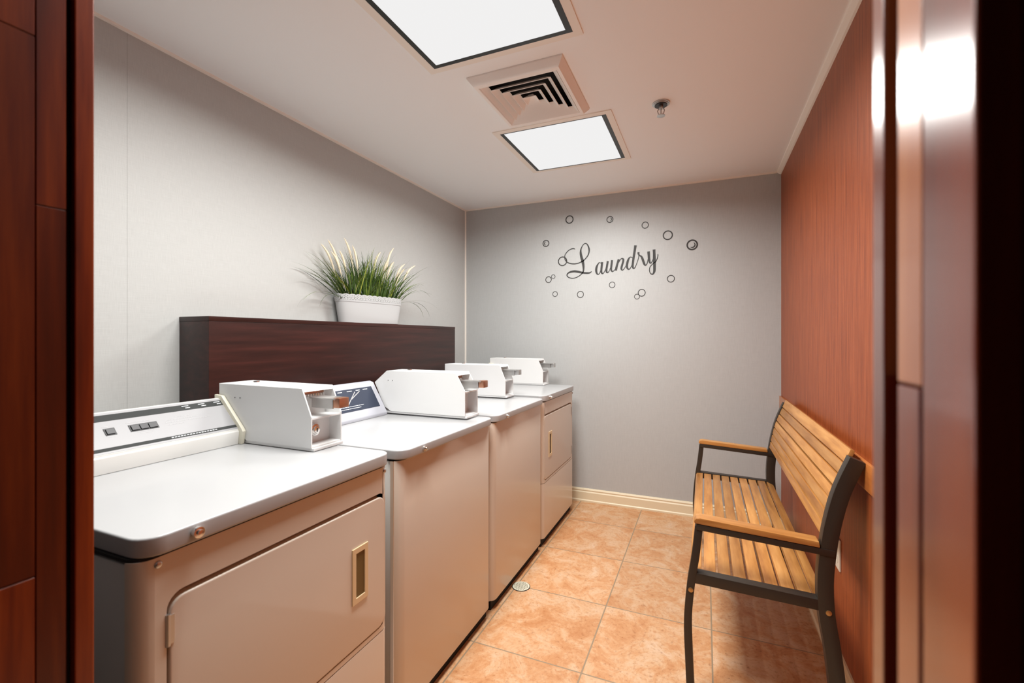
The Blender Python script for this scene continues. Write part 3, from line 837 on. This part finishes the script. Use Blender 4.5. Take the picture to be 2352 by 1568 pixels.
def sup(a, hx, hy):                          # rounded oval, evenly spaced along its length
    u, v = EVEN[int(round(a/(2*math.pi)*1344)) % 1344]
    return hx*u, hy*v
for z, ex in ((0, -0.004), (0.003, 0), (0.060, 0), (0.118, 0), (0.119, 0.002), (0.123, 0.002), (0.124, 0.0), (0.124, -0.004), (0.110, -0.004), (0.108, -0.030)):
    hx, hy = oval(z, ex)
    rings.append([tb.verts.new((*sup(2*math.pi*k/n, hx, hy), z)) for k in range(n)])
for A, C in zip(rings, rings[1:]):
    for k in range(n): tb.faces.new((A[k], A[(k+1) % n], C[(k+1) % n], C[k]))
tb.faces.new(rings[0][::-1]); tb.faces.new(rings[-1])
bmesh.ops.recalc_face_normals(tb, faces=tb.faces[:])
b._merge(tb); pot = b.build('planter', M_POT, P, smooth=28)
# lace rim: scalloped band with pierced holes
tb = bmesh.new(); n = 336; rows = 12; z0, z1 = 0.123, 0.160
grid = []
for r_ in range(rows+1):
    row = []
    for k in range(n):
        a = 2*math.pi*k/n
        top = z1 + 0.0045*abs(math.sin(a*14)) - 0.002
        z = z0 + (top-z0)*r_/rows
        hx, hy = oval(z, 0.0005)
        row.append(tb.verts.new((*sup(a, hx, hy), z)))
    grid.append(row)
for r_ in range(rows):
    for k in range(n):
        c = k % 12
        hole = (r_ == 2 and c in (1, 4, 7, 10)) or (r_ in (4, 5) and c in (2, 8)) or (r_ == 6 and c in (5, 11)) or (r_ == 8 and c in (2, 8)) or (r_ == 9 and c in (5,))
        if hole: continue
        tb.faces.new((grid[r_][k], grid[r_][(k+1) % n], grid[r_+1][(k+1) % n], grid[r_+1][k]))
bmesh.ops.recalc_face_normals(tb, faces=tb.faces[:])
if sum(f.normal.x*f.calc_center_median().x for f in tb.faces) < 0: bmesh.ops.reverse_faces(tb, faces=tb.faces[:])
bmesh.ops.solidify(tb, geom=tb.faces[:], thickness=-0.0015)
bmesh.ops.recalc_face_normals(tb, faces=tb.faces[:])
b = MB(); b._merge(tb); b.build('lace_rim', M_POT, pot, smooth=0, label='scalloped pierced lace-pattern rim')
b = MB(); b.prism([sup(2*math.pi*k/40, 0.050, 0.224) for k in range(40)], 'z', 0.1085, 0.128); b.build('soil', M_SOIL, P, smooth=0)

wall_x = lambda y: None
def world_x(x, y): return -1.836 + x*math.cos(rz) - y*math.sin(rz)
def clampw(p, m=0.012):
    wx = world_x(p[0], p[1])
    if wx < XL+m: p.x += (XL+m-wx)/math.cos(rz)
    return p
tb = bmesh.new()
def blade(root, az, lean, length, width, droop, tb=tb):
    pts = []; p = Vector(root); th = lean; nseg = 9
    h = Vector((math.cos(az), math.sin(az), 0))
    for k in range(nseg+1):
        pts.append(clampw(p.copy()))
        d = h*math.sin(th) + Vector((0, 0, 1))*math.cos(th)
        p = p + d*(length/nseg)
        th += droop/nseg*(0.35+1.5*k/nseg)
    side = Vector((-math.sin(az), math.cos(az), 0))
    # turn blades so that many show their faces to the room
    side = (side + Vector((random.uniform(-.6, .6), random.uniform(-.6, .6), 0))).normalized()
    L = []; 
    for k, q in enumerate(pts):
        f = k/nseg; ww = width*(0.75+0.5*math.sin(math.pi*min(f*1.3, 1)))*(1-f**3)*0.5+0.0002
        L.append((tb.verts.new(clampw(q-side*ww, 0.004)), tb.verts.new(clampw(q+side*ww, 0.004))))
    for A, C in zip(L, L[1:]): tb.faces.new((A[0], A[1], C[1], C[0]))
for i in range(430):
    a = random.uniform(0, 2*math.pi); r_ = math.sqrt(random.random())
    x, y = sup(a, 0.040*r_, 0.200*r_)
    out = y/0.205
    az = math.atan2(out*1.0+random.uniform(-.6, .6), x*8+random.uniform(-.9, .9))
    lean = random.uniform(0.02, 0.28) + 0.50*abs(out)**1.5*random.uniform(.4, 1.15)
    ln = random.choice((random.uniform(0.14, 0.24), random.uniform(0.22, 0.34)))
    blade((x, y, 0.127), az, lean, ln, random.uniform(0.0032, 0.0062), random.uniform(0.3, 2.3)*random.uniform(0.4, 1))
for i in range(44):                             # long arching blades at the ends
    s = -1 if i % 2 else 1; y = s*random.uniform(0.10, 0.20); x = random.uniform(-0.03, 0.035)
    az = math.atan2(s, random.uniform(-0.15, 0.55))
    blade((x, y, 0.127), az, random.uniform(0.55, 1.0), random.uniform(0.24, 0.40), random.uniform(0.0038, 0.0065), random.uniform(0.5, 1.5))
for s, n_ in ((-1, 3), (1, 3)):                 # a few nearly flat ones drooping past the rim
    for i in range(n_):
        blade((0.01*i, s*0.195, 0.127), math.atan2(s, 0.10+0.15*i), 1.25, random.uniform(0.27, 0.34), 0.006, random.uniform(1.2, 1.9))
for i in range(18):                             # blades falling over the front
    y = random.uniform(-0.16, 0.18); az = random.choice((-1, 1))*random.uniform(0.7, 1.35)
    blade((0.03, y, 0.127), az, random.uniform(0.2, 0.6), random.uniform(0.20, 0.30), 0.0042, random.uniform(1.8, 2.8))
b = MB(); b._merge(tb); b.build('grass_blades', M_GRASS, P, smooth=60)
# plumes (y along the ledge, z height, lean direction)
for (y, z, dx) in ((-0.285, 0.450, 0.0), (-0.33, 0.420, 0.01), (-0.285, 0.385, 0.03), (-0.175, 0.480, 0.0), (-0.145, 0.440, 0.03), (-0.225, 0.400, 0.02),
                   (0.155, 0.485, 0.02), (0.065, 0.445, 0.0), (0.110, 0.400, 0.03), (0.165, 0.395, 0.02), (0.275, 0.400, 0.0), (0.250, 0.360, 0.03), (0.370, 0.405, 0.0)):
    dy = 0.16*y if abs(y) > 0.1 else 0.03; z -= 0.055; y -= dy
    base = Vector((random.uniform(-0.015, 0.02), y*0.72, 0.127)); sg = math.copysign(1, y)
    tip = Vector((dx, y+dy, z+0.055)); bend = random.uniform(0.015, 0.04)
    path = []
    for k in range(19):
        f = k/18
        q = base.lerp(tip, f)
        q.y += sg*bend*(f**3-f)*1.1 + sg*0.5*bend*f**5
        q.z += 0.035*math.sin(math.pi*min(1, f*1.02))*f - 0.6*bend*max(0, f-0.8)
        path.append(tuple(q))
    N = len(path); path = [tuple(clampw(Vector(p), 0.014)) for p in path]
    radii = []
    for k in range(N):
        f = k/(N-1); radii.append(0.0008 if f < 0.45 else 0.0008+0.0050*math.sin(math.pi*min(1, (f-0.45)/0.55))**0.7)
    b = MB(); b.tube(path, radii, 8)
    # bristles
    for k in range(520):
        f = random.uniform(0.5, 0.98); q = Vector(path[int(f*(N-1))]); rr = radii[int(f*(N-1))]
        d = Vector((random.uniform(-1, 1), random.uniform(-1, 1), random.uniform(-.2, 1.2))).normalized()
        e = clampw(q + d*(rr+random.uniform(0.003, 0.0085)), 0.006); s_ = d.orthogonal().normalized()*0.0005
        vs = [b.bm.verts.new(q+s_), b.bm.verts.new(q-s_), b.bm.verts.new(e)]; b.bm.faces.new(vs)
    b.build('flower_plume', M_PLUME, P, smooth=60)

# ------------------------------------------------------------------ wall lettering and bubble rings (thin vinyl on the back wall)
LETTERS = {
    'L': [[(-0.9399,1.9687,0.0039),(-0.954,1.9742,0.0074),(-0.9732,1.9712,0.0065),(-0.9912,1.9627,0.0061),(-1.0094,1.9465,0.0061),(-1.0208,1.9297,0.0056),(-1.0242,1.9101,0.0061),(-1.0208,1.8923,0.0065),(-1.0094,1.875,0.0069),(-0.9935,1.8641,0.0074),(-0.9709,1.8565,0.0078),(-0.9439,1.8532,0.0078),(-0.9171,1.8559,0.0074),(-0.8948,1.8631,0.0074),(-0.8727,1.8736,0.0074),(-0.8529,1.8918,0.0074),(-0.8375,1.9123,0.0082),(-0.8292,1.9355,0.0095),(-0.8277,1.9569,0.0113),(-0.8331,1.9789,0.01),(-0.843,1.9981,0.0078),(-0.8551,2.0066,0.0065),(-0.8683,2.0033,0.0061),(-0.8793,1.9912,0.0061),(-0.8904,1.9704,0.0087),(-0.8948,1.949,0.0126),(-0.8937,1.9272,0.0165),(-0.8882,1.9007,0.0182),(-0.8804,1.8741,0.0199),(-0.8749,1.8477,0.0178),(-0.8721,1.8216,0.0143),(-0.8727,1.7977,0.0108),(-0.8782,1.7807,0.0078),(-0.8926,1.7663,0.0065),(-0.9104,1.7542,0.0061),(-0.9327,1.7445,0.0061),(-0.9596,1.7404,0.0061),(-0.9844,1.7461,0.0065),(-1.0014,1.7568,0.0069),(-1.0053,1.7702,0.0082),(-0.9958,1.7829,0.0095),(-0.9754,1.7916,0.013),(-0.9484,1.7945,0.0152),(-0.9215,1.7908,0.0156),(-0.8948,1.7838,0.0143),(-0.8683,1.778,0.013),(-0.8419,1.7754,0.0126),(-0.8222,1.7765,0.01),(-0.807,1.7864,0.003)]],
    'a': [[(-0.7354,1.8446,0.0046),(-0.748,1.8511,0.0051),(-0.7583,1.8392,0.0093),(-0.7686,1.8192,0.0148),(-0.7726,1.7943,0.0157),(-0.7686,1.7712,0.013),(-0.7583,1.7604,0.0079),(-0.7468,1.7677,0.0056),(-0.7388,1.7878,0.0051),(-0.7354,1.8104,0.0037)],[(-0.7267,1.8531,0.0162),(-0.729,1.8305,0.0153),(-0.7313,1.8079,0.0148),(-0.7327,1.7852,0.0143),(-0.7297,1.7702,0.0125),(-0.7228,1.7641,0.0079),(-0.7137,1.7704,0.0056),(-0.7069,1.7837,0.0042),(-0.7024,1.7948,0.0037)]],
    'u': [[(-0.6832,1.8582,0.0143),(-0.6865,1.8369,0.0139),(-0.6904,1.8145,0.0139),(-0.694,1.792,0.0148),(-0.6917,1.776,0.013),(-0.6854,1.7693,0.0074),(-0.6764,1.7763,0.0056),(-0.6696,1.7883,0.0042),(-0.6651,1.8039,0.0037)],[(-0.6512,1.8629,0.0143),(-0.6534,1.8416,0.0139),(-0.6561,1.8192,0.0139),(-0.6579,1.7967,0.0134),(-0.655,1.783,0.0116),(-0.6472,1.7757,0.0074),(-0.6371,1.7819,0.0056),(-0.6304,1.7906,0.0037)]],
    'n': [[(-0.6004,1.8662,0.0148),(-0.607,1.8453,0.0143),(-0.6137,1.821,0.0143),(-0.6193,1.7989,0.0157),(-0.6226,1.7822,0.0139)],[(-0.5993,1.8426,0.0042),(-0.5904,1.8599,0.0056),(-0.5783,1.8703,0.0069),(-0.5673,1.864,0.013),(-0.5673,1.8494,0.0139),(-0.5739,1.8253,0.0134),(-0.58,1.8033,0.0134),(-0.5805,1.7899,0.0116),(-0.5728,1.7822,0.0069),(-0.5618,1.7899,0.0051),(-0.553,1.8039,0.0042),(-0.5475,1.8147,0.0037)]],
    'd': [[(-0.4974,1.8681,0.0051),(-0.5104,1.8768,0.006),(-0.5224,1.8709,0.0093),(-0.5322,1.8516,0.0143),(-0.5377,1.8297,0.0157),(-0.5398,1.8097,0.0153),(-0.5355,1.7939,0.0125),(-0.5257,1.7855,0.0079),(-0.5148,1.7938,0.0056),(-0.5072,1.8077,0.0046),(-0.5017,1.8207,0.0037)],[(-0.4769,1.9618,0.0176),(-0.4806,1.9367,0.0157),(-0.4849,1.9082,0.0153),(-0.4898,1.8776,0.0148),(-0.4942,1.8468,0.0143),(-0.4974,1.8182,0.0143),(-0.4963,1.8004,0.0125),(-0.4909,1.7901,0.0083),(-0.4812,1.7962,0.006),(-0.4715,1.8166,0.0046),(-0.4629,1.8403,0.0046),(-0.4554,1.8641,0.0051),(-0.4533,1.8794,0.0051),(-0.4539,1.8883,0.0046)]],
    'r': [[(-0.4543,1.9093,0.0134),(-0.4554,1.8972,0.0116),(-0.4479,1.8846,0.0093),(-0.4351,1.876,0.0116),(-0.4265,1.8578,0.0148),(-0.4191,1.8353,0.0153),(-0.4127,1.8173,0.0139),(-0.4042,1.8084,0.0083),(-0.3947,1.8183,0.006),(-0.3894,1.8377,0.0046),(-0.3873,1.8551,0.0037)]],
    'y': [[(-0.3831,1.9095,0.0171),(-0.3816,1.8875,0.0162),(-0.3804,1.8656,0.0157),(-0.3778,1.8413,0.0153),(-0.3726,1.8246,0.0102),(-0.3652,1.823,0.0065),(-0.3568,1.8356,0.0051),(-0.3505,1.8526,0.0042)],[(-0.3443,1.9208,0.0176),(-0.3432,1.8978,0.0167),(-0.3428,1.8717,0.0176),(-0.3422,1.8411,0.0194),(-0.3411,1.8128,0.0176),(-0.3411,1.7866,0.0167),(-0.3422,1.7627,0.0153),(-0.3484,1.7457,0.0106),(-0.3579,1.7392,0.0079),(-0.3705,1.7491,0.006),(-0.3768,1.7691,0.0056),(-0.3736,1.7908,0.0051),(-0.3621,1.8075,0.0051),(-0.3484,1.8198,0.0046),(-0.3338,1.8297,0.0051),(-0.3234,1.8486,0.0056),(-0.3172,1.8699,0.0056),(-0.3168,1.8851,0.0046)]],
}

YW = YB - 0.0002
def stroke(b, pts, y, th=0.0008):
    Pp = smooth_path(pts, 7)
    n = len(Pp); Lf = []; Rf = []
    for i, (x, z, wd) in enumerate(Pp):
        a, c = Pp[max(i-1, 0)], Pp[min(i+1, n-1)]
        dx, dz = c[0]-a[0], c[1]-a[1]; q = math.hypot(dx, dz) or 1
        nx, nz = -dz/q*wd/2, dx/q*wd/2
        Lf.append((x+nx, z+nz)); Rf.append((x-nx, z-nz))
    bm = b.bm
    F = [[bm.verts.new((p[0], y-th, p[1])) for p in L] for L in (Lf, Rf)]
    K_ = [[bm.verts.new((p[0], y, p[1])) for p in L] for L in (Lf, Rf)]
    for i in range(n-1):
        bm.faces.new((F[0][i], F[0][i+1], F[1][i+1], F[1][i]))
        bm.faces.new((F[0][i], K_[0][i], K_[0][i+1], F[0][i+1]))
        bm.faces.new((F[1][i], F[1][i+1], K_[1][i+1], K_[1][i]))
T = thing('wall_lettering', 'charcoal script word Laundry stuck on the grey back wall', 'wall lettering', (-0.66, YB, 1.85))
for k, (ch, strokes) in enumerate(LETTERS.items()):
    b = MB()
    for s_i, st in enumerate(strokes):
        stroke(b, [(x+0.66, z-1.85, max(wd*1.1, 0.004)) for x, z, wd in st], -0.0002-0.0001*s_i-0.00005*k)
    b.build('letter', M_DECAL, T, smooth=0)

def bubble(x, z, r, wd, label, inner=None):
    b = MB(); bm = b.bm; n = 40
    def rg(rad, y): return [bm.verts.new((rad*math.cos(2*math.pi*k/n), y, rad*math.sin(2*math.pi*k/n))) for k in range(n)]
    Ro = [rg(r, -0.0012), rg(r, -0.0002)]; Ri = [rg(r-wd, -0.0012), rg(r-wd, -0.0002)]
    for k in range(n):
        j = (k+1) % n
        bm.faces.new((Ro[0][k], Ro[0][j], Ri[0][j], Ri[0][k])); bm.faces.new((Ro[0][k], Ro[1][k], Ro[1][j], Ro[0][j])); bm.faces.new((Ri[0][k], Ri[0][j], Ri[1][j], Ri[1][k]))
    if inner is not None:
        pts = [(r*0.48*math.cos(math.radians(inner+a)), r*0.48*math.sin(math.radians(inner+a)), wd*(0.15+0.75*math.cos(math.radians(a*0.9)))) for a in range(-95, 96, 19)]
        stroke(b, pts, -0.0002)
    o = b.build('bubble_decal', M_DECALR, None, smooth=0)
    o.location = (x, YB, z)
    tag(o, label, 'bubble decal', 'black bubble ring decals around the word on the back wall')
BUB = [
 (-0.985, 2.206, 0.0330, 0.0058, 'topmost bold bubble ring above the tall loop of the capital letter', None),
 (-0.667, 2.174, 0.0258, 0.0044, 'small bubble ring with inner crescent in the middle of the top row', 0),
 (-0.407, 2.106, 0.0256, 0.0040, 'thin plain bubble ring third from the left along the top row', None),
 (-0.248, 2.017, 0.0350, 0.0058, 'large bold plain bubble ring up and right of the last letter', None),
 (-0.083, 1.934, 0.0385, 0.0075, 'boldest bubble ring with inner crescent at the far right of the word', -35),
 (-1.181, 2.033, 0.0280, 0.0050, 'bubble ring with inner crescent at the upper left of the word', 180),
 (-1.042, 1.880, 0.0381, 0.0058, 'large bubble ring overlapping the left curl of the capital letter', None),
 (-1.159, 1.740, 0.0263, 0.0042, 'bubble ring touching a smaller one, at the lower left of the word', None),
 (-1.119, 1.762, 0.0175, 0.0030, 'tiny bubble ring touching the bigger one at the lower left', None),
 (-1.104, 1.622, 0.0220, 0.0032, 'leftmost small bubble ring of the bottom row', None),
 (-0.897, 1.611, 0.0272, 0.0038, 'bottom row bubble ring below the base of the capital letter', None),
 (-0.650, 1.675, 0.0240, 0.0034, 'bubble ring just below the middle of the word', None),
 (-0.466, 1.579, 0.0205, 0.0030, 'smaller ring of the touching pair at the bottom right', None),
 (-0.432, 1.606, 0.0280, 0.0040, 'bigger ring of the touching pair at the bottom right', None),
 (-0.227, 1.700, 0.0270, 0.0040, 'single thin bubble ring at the lower right, below the last letter', None)]
for x, z, r, wd, lab, inn in BUB: bubble(x, z, r, wd*1.35, lab, inn)
